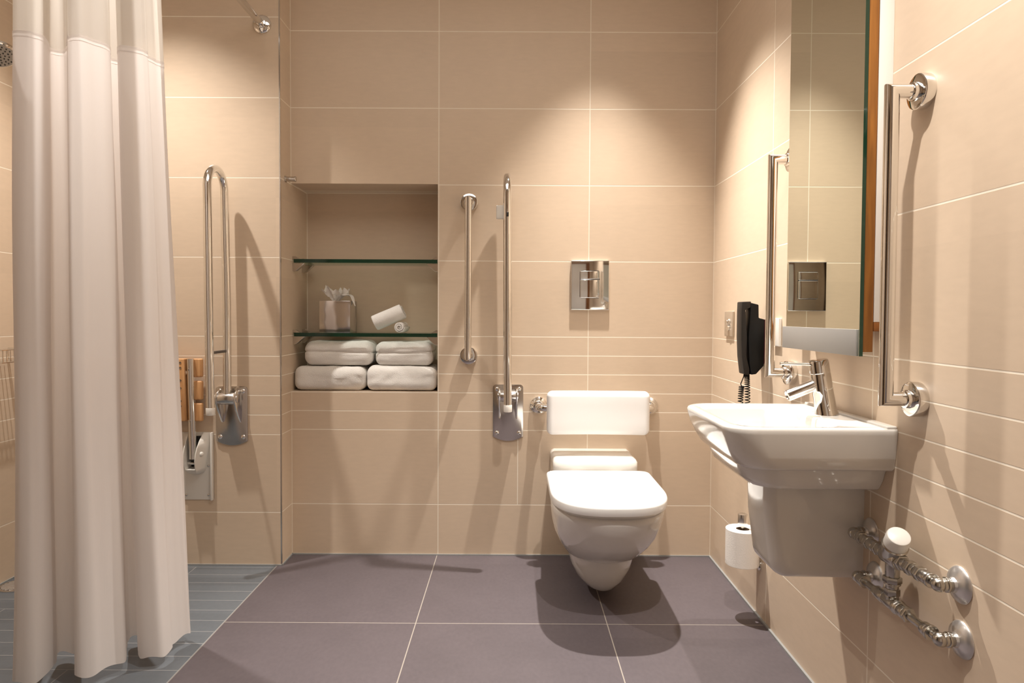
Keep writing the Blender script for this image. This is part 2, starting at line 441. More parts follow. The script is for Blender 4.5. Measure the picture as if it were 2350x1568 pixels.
# ------------------------------------------------------------------ toilet
TX = .610
def dshape(w, yf, yb, wb=None, zf=0, n=2.3, ym=None, cnt=40):
    """closed D outline: straight back at yb, rounded front at yf"""
    wb = w if wb is None else wb
    ym = (yf + (yb - yf) * .32) if ym is None else ym
    pts = []
    for i in range(cnt + 1):
        a = PI * i / cnt
        cx = math.cos(a); sy = math.sin(a)
        pts.append((TX + w * math.copysign(abs(cx) ** (2 / n), cx), ym - (ym - yf) * abs(sy) ** (2 / n)))
    for k in (1, 2, 3): f = k / 4; pts.append((TX - w + (w - wb) * f, ym + (yb - ym) * f))
    rb = min(.03, wb * .4)
    for i in range(5): a = PI - PI / 2 * i / 4; pts.append((TX - wb + rb + rb * math.cos(a), yb - rb + rb * math.sin(a)))
    for i in range(5): a = PI / 2 - PI / 2 * i / 4; pts.append((TX + wb - rb + rb * math.cos(a), yb - rb + rb * math.sin(a)))
    for k in (3, 2, 1): f = k / 4; pts.append((TX + w - (w - wb) * f, ym + (yb - ym) * f))
    return pts
t = thing('toilet', 'white wall-hung toilet with closed lid under the white backrest', 'toilet', (TX, 0, .03))
prof = [  # z, w, yf, wb, exponent
    (.026, .018, -.392, .02, 2.0), (.030, .040, -.425, .04, 2.0), (.045, .066, -.455, .06, 2.05), (.07, .086, -.478, .08, 2.1), (.11, .104, -.497, .10, 2.15), (.15, .114, -.507, .11, 2.15), (.1665, .1165, -.509, .112, 2.15),
    (.1675, .122, -.527, .12, 2.15), (.171, .1285, -.545, .13, 2.15), (.178, .133, -.556, .13, 2.15), (.19, .139, -.575, .135, 2.15), (.22, .154, -.618, .145, 2.15), (.26, .169, -.660, .155, 2.2), (.30, .1775, -.684, .16, 2.25), (.335, .1815, -.697, .16, 2.4), (.353, .182, -.70, .16, 2.5), (.3575, .179, -.697, .157, 2.5)]
bm = bmesh.new(); loft(bm, [[V((x, y, z)) for x, y in dshape(w, yf, 0.0, wb, n=n)] for (z, w, yf, wb, n) in prof]); obj('pan', bm, m_ceram, t, smooth=60)
# rear block against the wall
bm = bmesh.new()
rb = [(.30, .158, -.205), (.40, .158, -.215), (.421, .158, -.213), (.430, .152, -.206), (.434, .143, -.197)]
def block(w, yf, z):
    o = []
    for i in range(25):
        a = PI * i / 24; cx = math.cos(a); o.append(V((TX + w * math.copysign(abs(cx) ** .35, cx), yf + .045 - .045 * abs(math.sin(a)) ** .6, z)))
    o += [V((TX - w, 0, z)), V((TX + w, 0, z))]; return o
loft(bm, [block(w, yf, z) for z, w, yf in rb]); obj('rear_housing', bm, m_ceram, t, smooth=50)
bm = bmesh.new()
loft(bm, [[V((x, y, z)) for x, y in dshape(w, yf, -.243, w, n=2.6, ym=-.49)] for (z, w, yf) in ((.3570, .171, -.688), (.3575, .172, -.689), (.3675, .172, -.689), (.3700, .172, -.688))])
obj('seat', bm, m_lid, t, smooth=50)
bm = bmesh.new()
loft(bm, [[V((x, y, z)) for x, y in dshape(w, yf, yb, w, n=2.6, ym=-.49)] for (z, w, yf, yb) in ((.3695, .182, -.706, -.243), (.371, .1855, -.712, -.241), (.378, .1865, -.7145, -.24), (.392, .1865, -.716, -.24), (.3985, .1845, -.7135, -.242), (.4015, .180, -.708, -.246), (.4025, .165, -.69, -.26))])
obj('lid', bm, m_lid, t, smooth=50)
for s in (-1, 1):
    bm = bmesh.new(); cyl(bm, (TX + s * .075 - .02, -.232, .375), (TX + s * .075 + .02, -.232, .375), .011, bev=.002); obj('hinge', bm, m_lid, t)

# backrest
t = thing('padded_back_support', 'padded white backrest on chrome arms fixed to the wall above the toilet', 'toilet backrest', (.625, 0, .51))
def bend(p):
    q = V(p); q.y += .010 * (((q.x - .625) / .2) ** 2) * -1 + .006 * noise.noise(V((q.x * 5, 0, q.z * 9))) * .3; return q
bm = bmesh.new(); rbox(bm, (.430, -.147, .513), (.8205, -.100, .680), .0225, 5, (10, 1, 4), bend); obj('cushion', bm, m_cushion, t, smooth=70)
bm = bmesh.new()
for s, x in ((-1, .404), (1, .846)):
    tube(bm, [V((x, -.003, .607)), V((x, -.050, .607))] + arc_pts((x - s * .03, -.05, .607), (s, 0, 0), (0, -1, 0), .03, 0, PI / 2, 8)[1:] + [V((x - s * .09, -.08, .607))], .015, 20)
tube(bm, [V((.49, -.08, .607)), V((.76, -.08, .607))], .015, 20)
obj('arm', bm, m_chrome, t, smooth=50)
bm = bmesh.new(); rbox(bm, (.46, -.108, .54), (.79, -.092, .66), .003); obj('backing_board', bm, m_wplas, t)
for x in (.404, .846):
    bm = bmesh.new(); lathe(bm, [(.0335, -.001), (.0345, .003), (.034, .008), (.029, .013), (.023, .018), (.021, .026), (.0175, .028), (.015, .0285)], (x, 0, .607), (0, -1, 0), 36); obj('flange', bm, m_chrome, t)

# ------------------------------------------------------------------ wash basin
YC = -1.105
t = thing('wash_basin', 'white ceramic wash basin on the right wall under the mirror', 'wash basin', (XR, YC, .37))
def ring(x0, x1, h, z, rf, rb=.002): return [V((x, y, z)) for x, y in rrect(x0, x1, YC - h, YC + h, (rf, rb, rb, rf), 8)]
R = [ring(.90, XR, .11, .590, .03), ring(.850, XR, .130, .591, .045), ring(.828, XR, .137, .596, .05), ring(.806, XR, .150, .615, .055), ring(.797, XR, .160, .638, .06), ring(.795, XR, .1625, .6435, .06),
     ring(.789, XR, .186, .645, .065), ring(.782, XR, .1935, .652, .067), ring(.768, XR, .1975, .675, .067), ring(.757, XR, .200, .70, .066), ring(.751, XR, .2025, .722, .065), ring(.750, XR, .203, .730, .065), ring(.752, XR, .2015, .7345, .065), ring(.757, XR, .1975, .7365, .062),
     ring(.772, .992, .183, .7365, .055, .03), ring(.778, .988, .178, .733, .052, .03), ring(.782, .984, .173, .722, .05, .03), ring(.790, .978, .165, .69, .05, .035), ring(.803, .968, .152, .655, .05, .04), ring(.823, .950, .13, .628, .05, .045), ring(.85, .925, .10, .616, .035, .035), ring(.87, .90, .03, .614, .012, .012)]
bm = bmesh.new(); loft(bm, R); obj('basin_bowl', bm, m_ceram, t, smooth=45)
bm = bmesh.new(); rbox(bm, (1.075, YC - .2, .733), (XR, YC + .2, .7415), .003, 2); obj('back_lip', bm, m_ceram, t)
bm = bmesh.new(); lathe(bm, [(.021, 0), (.021, .002), (.017, .0035), (.004, .002), (0, .002)], (.885, YC, .6135), (0, 0, 1), 28); obj('waste', bm, m_chrome, t)
# shroud
SX = .878
def shr(inset, y):
    p = []
    x0 = SX + inset; zb = .369 + inset; r = .044
    p.append((XR, .60)); p.append((x0 - .004 + .0, .60)); p.append((x0, .50))
    for i in range(11): a = PI + PI / 2 * i / 10; p.append((x0 + .012 + r + r * math.cos(a), zb + r * .95 + r * .95 * math.sin(a)))
    p.append((XR, zb - .002))
    return [V((a, y, b)) for a, b in p]
hw = .074
rg = []
for i in range(7): a = PI / 2 * i / 6; rg.append(shr(.026 * (1 - math.sin(a)), YC - hw + .026 * (1 - math.cos(a))))
rg2 = [[V((p.x, 2 * YC - p.y, p.z)) for p in ring_] for ring_ in reversed(rg)]
bm = bmesh.new(); loft(bm, rg + rg2); obj('shroud', bm, m_ceram, t, smooth=50)

# tap
t = thing('mixer_tap', 'chrome lever mixer tap standing on the wash basin', 'tap', (1.040, YC, .737))
A = V((1.042, YC, .7366)); ax = V((-.175, 0, 1)).normalized()
bm = bmesh.new(); lathe(bm, [(.0265, -.001), (.0265, .003), (.0245, .006), (.0235, .05), (.0232, .098), (.0225, .099), (.0225, .1005), (.0232, .1015), (.0228, .128), (.021, .131), (.0, .1315)], A, ax, 36); obj('tap_body', bm, m_chrome, t)
bm = bmesh.new(); S0 = A + ax * .078; d = V((-.92, 0, -.38)).normalized(); lathe(bm, [(.0135, 0), (.0135, .084), (.0128, .087), (.0108, .0875), (.0100, .085), (.0, .085)], S0, d, 28); obj('spout', bm, m_chrome, t)
bm = bmesh.new(); S1 = A + ax * .120; tube(bm, [S1 + V((-.015, 0, 0)), S1 + V((-.088, 0, .0015))], .0032, 12); lathe(bm, [(0, 0), (.0038, .001), (.0038, .006), (0, .007)], S1 + V((-.085, 0, .0015)), (-1, 0, 0), 12); obj('lever', bm, m_chrome, t)

# ------------------------------------------------------------------ mirror
t = thing('wall_mirror', 'tall mirror on a wooden backing over the wash basin, reflecting the back wall', 'mirror', (XR, -1.08, .884))
Y0, Y1, MZ = -1.265, -.879, 1.98
bm = bmesh.new(); rbox(bm, (1.034, Y0, .884), (1.042, Y1, MZ)); 
for f in bm.faces:
    if f.calc_center_median().x < 1.0341: f.material_index = 1
obj('mirror_glass', bm, [m_gedge, m_mirror], t, smooth=None)
bm = bmesh.new(); rbox(bm, (1.042, Y0 + .002, .893), (1.064, Y1 - .004, MZ), .001, 1); obj('wood_backing', bm, m_oak, t)['label'] = 'brown wooden backing board'
bm = bmesh.new(); rbox(bm, (1.066, Y0 + .004, .957), (XR, Y1 - .01, MZ), .001, 1); obj('white_spacer', bm, m_white_paint, t)['label'] = 'white spacer frame'
bm = bmesh.new(); rbox(bm, (1.066, Y0 + .004, .937), (1.088, Y1 - .01, .957), .001, 1); obj('lower_rail', bm, m_door, t)['label'] = 'dark brown wooden rail'
bm = bmesh.new(); rbox(bm, (1.0305, -1.258, .884), (1.0342, -.862, .941), .0008, 1); obj('lower_band', bm, m_band, t)['label'] = 'matt grey band'

# ------------------------------------------------------------------ wall telephone
t = thing('wall_telephone', 'black wall telephone with coiled cord, behind the wash basin', 'telephone', (XR, -.545, .783))
bm = bmesh.new(); prism(bm, [(1.046, 1.010), (1.071, 1.004), (1.072, .962), (1.090, .958), (1.090, .812), (1.066, .785), (1.050, .783), (1.044, .82), (1.040, .90)], 'y', -.572, -.524, .003, 2); obj('phone_base', bm, m_black, t)
bm = bmesh.new(); prism(bm, [(1.090, .958), (1.098, .957), (1.098, .83), (1.090, .815)], 'y', -.570, -.52, .001, 1); obj('wall_bracket', bm, m_red, t)
bm = bmesh.new(); prism(bm, [(1.019, 1.013), (1.048, 1.014), (1.048, .995), (1.030, .988), (1.037, .90), (1.036, .84), (1.046, .80), (1.044, .781), (1.028, .785), (1.021, .84), (1.018, .90), (1.018, .985)], 'y', -.570, -.522, .003, 2); obj('handset', bm, m_blackgrey, t)
bm = bmesh.new()
def helix(bm, path, r, turns, wr=.0016):
    P = catmull(path, 24); n = len(P); pts = []
    m = turns * 10
    for i in range(m + 1):
        f = i / m * (n - 1); k = min(int(f), n - 2); q = V(P[k]).lerp(V(P[k + 1]), f - k); dd = (V(P[k + 1]) - V(P[k])).normalized()
        u = V((0, 1, 0)); w = dd.cross(u).normalized()
        a = 2 * PI * turns * i / m
        pts.append(q + u * math.cos(a) * r + w * math.sin(a) * r)
    tube(bm, pts, wr, 6)
helix(bm, [(1.044, -.548, .785), (1.046, -.548, .76), (1.048, -.548, .70), (1.046, -.548, .62), (1.038, -.548, .585), (1.029, -.548, .62), (1.026, -.548, .70), (1.029, -.548, .745)], .0075, 52)
tube(bm, [V((1.031, -.541, .742)), V((1.027, -.545, .752)), V((1.034, -.55, .775)), V((1.036, -.55, .79))], .0016, 8)
obj('coiled_cord', bm, m_black, t)
# socket plates
t = thing('phone_socket', 'beige metal socket plate on the right wall, half hidden by the black telephone', 'socket', (XR, -.21, .89))
bm = bmesh.new(); rbox(bm, (XR - .008, -.262, .893), (XR, -.170, .985), .002, 2); obj('plate', bm, simple('beige_plate', srgb(196, 180, 160), .35, .4), t)
bm = bmesh.new(); lathe(bm, [(.014, 0), (.0135, .006), (.009, .008), (.009, .011), (0, .012)], (XR - .0075, -.222, .945), (-1, 0, 0), 20); lathe(bm, [(.012, 0), (.011, .008), (0, .012)], (XR - .0075, -.222, .925), (-1, 0, 0), 20); obj('plug', bm, m_chrome, t)
t = thing('switch_plate', 'white switch plate on the right wall between the far grab rail and the mirror', 'switch', (XR, -.65, .88))
bm = bmesh.new(); rbox(bm, (XR - .009, -.690, .878), (XR, -.604, .962), .002, 2); obj('plate', bm, m_wplas, t)
bm = bmesh.new(); rbox(bm, (XR - .013, -.656, .908), (XR - .008, -.640, .934), .0015, 2); obj('rocker', bm, m_wplas, t)

# ------------------------------------------------------------------ toilet roll on its post
RX, RY = 1.040, -.545
t = thing('toilet_roll_holder', 'dark steel post holder carrying the toilet roll, low on the right wall', 'toilet roll holder', (XR, RY, .165))
bm = bmesh.new(); tube(bm, [V((XR, RY, .168)), V((RX - .012, RY, .168))], .0042, 12); tube(bm, [V((RX, RY, .166)), V((RX, RY, .318))], .0055, 14); obj('rod', bm, m_pipe, t)
bm = bmesh.new(); cyl(bm, (RX, RY, .297), (RX, RY, .334), .0152, seg=24, bev=.002); obj('post_cap', bm, m_satin, t)
bm = bmesh.new(); lathe(bm, [(.016, -.002), (.016, .004), (.013, .006), (0, .006)], (XR, RY, .168), (-1, 0, 0), 24); obj('flange', bm, m_chrome, t)
bm = bmesh.new(); s = 40
pr_ = [(.0515, .1725), (.0525, .1735), (.0525, .2855), (.0515, .2865), (.022, .2865), (.0205, .2855), (.0205, .1735), (.022, .1725)]
rings = [[V((RX + r * math.cos(2 * PI * i / s), RY + r * math.sin(2 * PI * i / s), z)) for i in range(s)] for r, z in pr_]
Rv = loft(bm, rings, False, False)
for i in range(s): j = (i + 1) % s; bm.faces.new((Rv[-1][i], Rv[-1][j], Rv[0][j], Rv[0][i]))
rl = obj('toilet_roll', bm, m_paper, loc=(RX, RY, .1725)); tag(rl, 'white toilet roll upright on the low post holder, partly hidden by the basin shroud', 'toilet roll')
bm = bmesh.new(); lathe(bm, [(.0203, .174), (.0203, .285)], (RX, RY, 0), (0, 0, 1), 32, False, False); obj('card_core', bm, m_card, rl)

# ------------------------------------------------------------------ thermostatic mixing valve and pipes
t = thing('mixing_valve', 'nickel mixing valve and pipework with white knob, low on the right wall near the basin', 'valve', (XR, -1.36, .398))
PX = 1.057
m_esc = simple('escutcheon_steel', (.70, .68, .66, 1), .28, .85)
for (y, z) in ((-1.212, .489), (-1.512, .493), (-1.234, .399), (-1.520, .398)):
    bm = bmesh.new(); lathe(bm, [(.0325, -.001), (.033, .0015), (.030, .006), (.020, .010), (.0135, .013), (.0115, .018), (.0105, .019)], (XR, y, z), (-1, 0, 0), 32); obj('escutcheon', bm, m_esc, t)
def run(pts, name):
    bm = bmesh.new(); tube(bm, pts, .0078, 16); return obj(name, bm, m_pipe, t, smooth=50)
def arcc(y, z, s): # elbow from the wall turning to direction s along y
    return [V((XR - .01, y, z)), V((PX + .012, y, z)), V((PX + .003, y + s * .003, z)), V((PX, y + s * .012, z))]
run(arcc(-1.212, .489, -1) + list(reversed(arcc(-1.512, .493, 1))), 'upper_pipe')
run(arcc(-1.234, .399, -1) + list(reversed(arcc(-1.520, .398, 1))), 'lower_pipe')
def fitting(y, z, w, r, hexa=False, name='coupling'):
    bm = bmesh.new(); cyl(bm, (PX, y - w / 2, z), (PX, y + w / 2, z), r, seg=6 if hexa else 24, bev=.0012); obj(name, bm, m_pipe, t, smooth=30)
for y, z, w, r, hx in ((-1.232, .489, .016, .0125, 0), (-1.247, .489, .012, .0138, 1), (-1.262, .489, .018, .011, 0), (-1.277, .489, .010, .0142, 1), (-1.294, .489, .022, .0125, 0), (-1.312, .4895, .012, .0145, 1), (-1.330, .490, .022, .0135, 0),
                       (-1.398, .491, .016, .0155, 1), (-1.412, .491, .012, .0125, 0), (-1.427, .4915, .018, .0142, 1), (-1.443, .492, .010, .012, 0), (-1.458, .492, .016, .014, 1), (-1.478, .4925, .02, .0125, 0), (-1.492, .493, .008, .014, 0),
                       (-1.252, .399, .016, .0125, 0), (-1.263, .399, .006, .0135, 0), (-1.315, .399, .014, .0125, 1), (-1.335, .399, .026, .0135, 0), (-1.356, .399, .014, .0142, 1), (-1.372, .399, .014, .0125, 0),
                       (-1.412, .399, .016, .0135, 0), (-1.424, .399, .008, .0148, 1), (-1.482, .398, .014, .0125, 0), (-1.494, .398, .008, .0142, 0)):
    fitting(y, z, w, r, bool(hx))
for y, z in ((-1.212, .489), (-1.512, .493), (-1.234, .399), (-1.520, .398)):
    bm = bmesh.new(); b2 = bmesh.new(); bmesh.ops.create_uvsphere(b2, u_segments=20, v_segments=12, radius=.0128, matrix=Matrix.Translation((PX + .001, y, z))); merge(bm, b2)
    cyl(bm, (PX + .006, y, z), (XR - .016, y, z), .0118, seg=20, bev=.001); cyl(bm, (PX + .012, y, z), (PX + .017, y, z), .0138, seg=20, bev=.001); obj('elbow', bm, m_pipe, t, smooth=40)
VY = -1.368
bm = bmesh.new(); cyl(bm, (PX, VY - .026, .490), (PX, VY + .026, .490), .0175, seg=28, bev=.003); cyl(bm, (PX, VY, .492), (PX, VY, .452), .0135, seg=24, bev=.001)
ka = V((-.12, -.62, .78)).normalized(); K0 = V((PX, VY + .006, .494)); lathe(bm, [(.018, -.004), (.0225, .012), (.0245, .030), (.0245, .034), (.022, .036)], K0, ka, 30); obj('valve_body', bm, m_pipe, t, smooth=35)
bm = bmesh.new(); lathe(bm, [(.0205, .034), (.0205, .037), (.0225, .038), (.0222, .060), (.0205, .064), (.018, .0655), (0, .066)], K0, ka, 30); obj('knob', bm, m_wplas, t)['label'] = 'white plastic knob'
bm = bmesh.new()
for z0, z1, r, sg in ((.452, .440, .0175, 6), (.440, .436, .0155, 24), (.437, .428, .012, 24), (.428, .414, .0145, 6), (.416, .398, .0125, 24)): cyl(bm, (PX, VY, z0), (PX, VY, z1), r, seg=sg, bev=.001)
b2 = bmesh.new(); bmesh.ops.create_uvsphere(b2, u_segments=20, v_segments=12, radius=.0155, matrix=Matrix.Translation((PX, VY - .022, .399))); merge(bm, b2)
cyl(bm, (PX, VY + .02, .399), (PX, VY - .035, .399), .014, seg=24, bev=.002)
obj('connector', bm, m_pipe, t, smooth=30)

# ------------------------------------------------------------------ niche shelves
def shelf(z, label):
    t = thing('glass_shelf', label, 'shelf', (-.29, .1, z), 'glass shelves in the niche')
    bm = bmesh.new(); rbox(bm, (-.573, .004, z - .0072), (-.002, .185, z + .0072)); [setattr(f, 'material_index', 1) for f in bm.faces if f.calc_center_median().y < .0045]; obj('glass_panel', bm, [m_glass, m_gedge], t, smooth=None)
    for xs, s in ((XL, 1), (0, -1)):
        for y in (.03, .15):
            bm = bmesh.new()
            prism(bm, [(xs, z + .0075), (xs, z + .019), (xs + s * .010, z + .019), (xs + s * .028, z + .0075)], 'y', y - .012, y + .012, .0008, 1)
            prism(bm, [(xs, z - .0075), (xs + s * .046, z - .0075), (xs + s * .046, z - .011), (xs + s * .012, z - .040), (xs, z - .040)], 'y', y - .012, y + .012, .0008, 1)
            obj('shelf_bracket', bm, m_plate, t, smooth=30)
shelf(1.178, 'empty green-edged glass shelf, upper one in the niche')
shelf(.884, 'green-edged glass shelf carrying the tissue box and rolled towels')

# towels
def towel(name, label, lo, hi, r, creases, seed, tilt=0, left_round=True):
    lo = V(lo); hi = V(hi); c = (lo + hi) / 2; h = (hi - lo) / 2
    def fn(p):
        q = V(p); u = (q - c)
        nn = noise.noise(V((q.x * 9 + seed, q.y * 9, q.z * 14))) * .0065 + noise.noise(V((q.x * 28 + seed, q.y * 28, q.z * 44))) * .0026
        k = 1.0
        fz = u.z / h.z
        for cz in creases:
            dz = fz - cz - .04 * math.sin(q.x * 14 + seed)
            dep = .007 * math.exp(-(dz / .07) ** 2)
            if abs(u.y) > h.y * .85: q.y -= math.copysign(dep, u.y)
            if abs(u.x) > h.x * .92: q.x -= math.copysign(dep * .8, u.x)
        q.z += tilt * u.x / h.x * (1 if fz > 0 else 0) * (fz)
        if fz > -.9:
            q.y += nn; q.z += nn * .8 * (fz > 0)
        return q
    bm = bmesh.new(); rbox(bm, lo, hi, r, 6, (26, 14, 10), fn)
    o = obj(name, bm, m_towel, loc=(c.x, c.y, lo.z), smooth=80)
    return tag(o, label, 'towel', 'folded towels in the niche')
towel('bath_towel', 'large folded white towel on the niche sill, left one of the bottom pair', (-.580, .004, NB + .0005), (-.290, .190, .757), .034, (), 1)
towel('bath_towel', 'large folded white towel on the niche sill, right one of the bottom pair', (-.288, .004, NB + .0005), (-.004, .190, .758), .032, (), 5)
towel('hand_towel', 'folded white towel on top of the left bath towel, under the lower glass shelf', (-.544, .022, .7585), (-.266, .185, .857), .034, (.12,), 9, .002)
towel('hand_towel', 'folded white towel on top of the right bath towel, under the lower glass shelf', (-.256, .022, .7590), (-.024, .185, .856), .030, (.10,), 14, .003)

def roll_towel(label, p0, p1, R0, turns=3.0):
    p0 = V(p0); p1 = V(p1); ax = (p1 - p0).normalized(); u, w = frame_for(ax); L = (p1 - p0).length
    th = R0 / (turns + .6); n = int(turns * 22); A = []; B = []
    for i in range(n + 1):
        f = i / n; a = 2 * PI * turns * f; r = .25 * th + (R0 - .25 * th) * f
        A.append((a, r)); B.append((a, max(r - th * .86, .0002)))
    prof = A + list(reversed(B))
    rings = []
    for hh, sc in ((0, .93), (.004, 1), (L * .33, 1.01), (L * .66, .99), (L - .004, 1), (L, .93)):
        rings.append([p0 + ax * (hh + .0025 * math.sin(a * .5)) + (u * math.cos(a) + w * math.sin(a)) * (r * (sc if r > R0 * .8 else 1)) for a, r in prof])
    bm = bmesh.new(); b2 = bmesh.new()
    Rr = loft(b2, rings, False, False)
    m = len(A)
    for Rg, flip in ((Rr[0], 0), (Rr[-1], 1)):
        for i in range(m - 1):
            q = (Rg[i], Rg[i + 1], Rg[2 * m - 2 - i], Rg[2 * m - 1 - i])
            try: b2.faces.new(q if not flip else tuple(reversed(q)))
            except ValueError: pass
    merge(bm, b2)
    # core so that no light shows through the winding
    lathe(bm, [(th * .5, .006), (th * .5, L - .006)], p0, ax, 12)
    o = obj('rolled_towel', bm, m_towel, loc=(p0 + p1) / 2, smooth=60)
    return tag(o, label, 'towel', 'rolled face towels')
roll_towel('rolled white face towel pointing to the front of the lower glass shelf', (-.158, .030, .9157), (-.156, .150, .9157), .0247)
roll_towel('rolled white face towel leaning across the other roll on the glass shelf', (-.2660, .078, .9283), (-.150, .084, .9790), .0345, 3.2)

# tissue box
t = thing('tissue_box', 'square shiny metal tissue box on the lower glass shelf', 'tissue box', (-.421, .1, .8905))
bm = bmesh.new()
rbox(bm, (-.484, .045, .8914), (-.359, .165, 1.0205), .0015, 1)
m_box = simple('polished_tissue_box', (.74, .72, .71, 1), .16, 1, var=.12, vscale=14)
nt = m_box.node_tree; bn = nt.nodes['Principled BSDF']; tcn = nt.nodes.new('ShaderNodeTexCoord'); nn = nt.nodes.new('ShaderNodeTexNoise'); nn.inputs['Scale'].default_value = 9
bp = nt.nodes.new('ShaderNodeBump'); bp.inputs['Strength'].default_value = .5; bp.inputs['Distance'].default_value = .01
nt.links.new(tcn.outputs['Object'], nn.inputs['Vector']); nt.links.new(nn.outputs['Fac'], bp.inputs['Height']); nt.links.new(bp.outputs['Normal'], bn.inputs['Normal'])
obj('box', bm, m_box, t)
bm = bmesh.new()
c = V((-.43, .10, 1.021))
random.seed(3)
nr, na = 9, 40
peaks = {0: .6, 5: .35, 9: .75, 14: .55, 18: 1.0, 22: .5, 27: .9, 31: .45, 36: .7}
grid = []
for i in range(nr):
    f = i / (nr - 1); row = []
    for j in range(na):
        a = 2 * PI * j / na
        hpk = max(v * math.exp(-(min(abs(j - k), na - abs(j - k)) / 1.9) ** 2) for k, v in peaks.items())
        rad = .016 + .030 * f ** 1.1 + .006 * math.sin(a * 7 + 3 * f)
        x = c.x + rad * math.cos(a) * (1.15); y = c.y + rad * math.sin(a) * .8
        z = c.z + .008 + (.016 + .046 * hpk) * f + .003 * math.sin(5 * a + 9 * f)
        row.append(bm.verts.new((x, y, z)))
    grid.append(row)
base = [bm.verts.new((c.x + .014 * math.cos(2 * PI * j / na), c.y + .014 * math.sin(2 * PI * j / na), c.z - .001)) for j in range(na)]
grid.insert(0, base)
for a_, b_ in zip(grid, grid[1:]):
    for j in range(na): bm.faces.new((a_[j], a_[(j + 1) % na], b_[(j + 1) % na], b_[j]))
# the flap falling over the right edge
fl = catmull([(-.425, 1.023), (-.410, 1.042), (-.385, 1.046), (-.364, 1.040), (-.355, 1.022), (-.350, 1.003)], 5)
prev = None
for k, (x, z) in enumerate(fl):
    f = k / (len(fl) - 1); wv = .034 * (1 - .75 * f ** 2)
    row = [bm.verts.new((x + .003 * math.sin(q * 2.2 + k * .3), .088 + (q / 5 - .5) * 2 * wv, z + .004 * math.sin(q * 1.7 + k * .5))) for q in range(6)]
    if prev:
        for q in range(5): bm.faces.new((prev[q], prev[q + 1], row[q + 1], row[q]))
    prev = row
tg = tag(obj('tissue', bm, m_tissue, loc=(c.x, c.y, c.z), smooth=30), 'crumpled white tissue sticking out of the metal tissue box', 'tissue')

# peg on the alcove return
bm = bmesh.new(); lathe(bm, [(.0095, -.003), (.0095, .036), (.0108, .037), (.0108, .0415), (.0095, .043), (0, .043)], (XL, -.066, 1.487), (1, 0, 0), 24); lathe(bm, [(.013, 0), (.013, .004), (.0095, .005)], (XL, -.066, 1.487), (1, 0, 0), 24)
tag(obj('robe_peg', bm, m_plate, loc=(XL, -.066, 1.487)), 'small metal peg sticking out above the left corner of the niche', 'peg')

# ------------------------------------------------------------------ shower seat
t = thing('folding_bench', 'folded-up wooden slatted shower seat on a white wall bracket, beside the curtain', 'shower seat', (-.90, YS, .252))
bm = bmesh.new(); rbox(bm, (-.961, YS - .004, .254), (-.841, YS, .514), .0015, 1); rbox(bm, (-.8475, YS - .018, .254), (-.841, YS, .514), .0015, 1); obj('wall_bracket', bm, m_wplas, t)
for x, z in ((-.945, .272), (-.860, .272), (-.948, .500), (-.860, .498), (-.860, .385)):
    bm = bmesh.new(); lathe(bm, [(.0048, 0), (.0045, .0015), (.002, .003), (0, .003)], (x, YS - .004, z), (0, -1, 0), 14); obj('screw', bm, m_satin, t)
TXs = -.9045
# scooped cradle: flared cheeks joined by a rounded trough
ys = YS - .036
bm = bmesh.new(); yb = YS - .003
def sec(z, d, a, b, inner):
    t_ = .003
    di = d if inner == 0 else .002
    return [V((TXs - b, yb, z)), V((TXs - a, yb - d, z)), V((TXs - a + t_, yb - d - .0005, z)), V((TXs - a + t_, yb - (d - .0005 if not inner else .003), z)),
            V((TXs + a - t_, yb - (d - .0005 if not inner else .003), z)), V((TXs + a - t_, yb - d - .0005, z)), V((TXs + a, yb - d, z)), V((TXs + b, yb, z))]
secs = [(.352, .004, .004, .012, 0), (.358, .022, .012, .026, 0), (.368, .042, .0175, .034, 0), (.380, .054, .021, .038, 0), (.3805, .0545, .021, .038, 1), (.395, .062, .0225, .041, 1), (.415, .066, .0235, .044, 1), (.44, .062, .0245, .047, 1), (.462, .052, .0255, .050, 1), (.485, .034, .027, .053, 1), (.502, .016, .029, .055, 1), (.5135, .004, .031, .055, 1)]
loft(bm, [sec(*q) for q in secs]); obj('cradle', bm, m_wplas, t, smooth=50)
bm = bmesh.new(); rbox(bm, (TXs - .019, yb - .006, .382), (TXs + .019, yb - .003, .500)); obj('cradle_shade', bm, m_dark, t)  # dark sheet standing in for the shade inside the cradle
bm = bmesh.new(); cyl(bm, (TXs - .022, ys - .002, .402), (TXs + .022, ys - .002, .402), .005, bev=.001); obj('pivot_pin', bm, m_satin, t)
bm = bmesh.new(); lathe(bm, [(.0085, -.004), (.0085, .004), (.005, .008), (0, .009)], (TXs + .033, YS - .040, .437), (.75, -.6, .1), 16); obj('cap', bm, m_wplas, t)
bm = bmesh.new(); tube(bm, [V((TXs, ys, .418)), V((TXs, ys, .46)), V((TXs, ys - .014, .785)), V((TXs, ys - .014, .797))], .0138, 24); tube(bm, [V((TXs, ys - .013, .745)), V((-1.30, ys - .013, .745))], .010, 14); obj('frame_tube', bm, m_chrome, t, smooth=40)
bm = bmesh.new(); cyl(bm, (TXs, ys, .4195), (TXs, ys, .4135), .0125, seg=24); obj('tube_plug', bm, m_dark, t)
for z in (.757, .565):
    bm = bmesh.new(); lathe(bm, [(.004, 0), (.003, .002), (0, .0025)], (TXs - .001, ys - .0262 + (.757 - z) * .042, z), (0, -1, 0), 12); obj('rivet', bm, m_satin, t)
bm = bmesh.new(); rbox(bm, (-.966, ys - .030, .566), (-.9195, ys - .006, .797), .002, 2); obj('batten', bm, m_beech, t)
bm = bmesh.new(); rbox(bm, (-1.30, ys - .030, .566), (-1.24, ys - .006, .797), .002, 2); obj('batten', bm, m_beech, t)
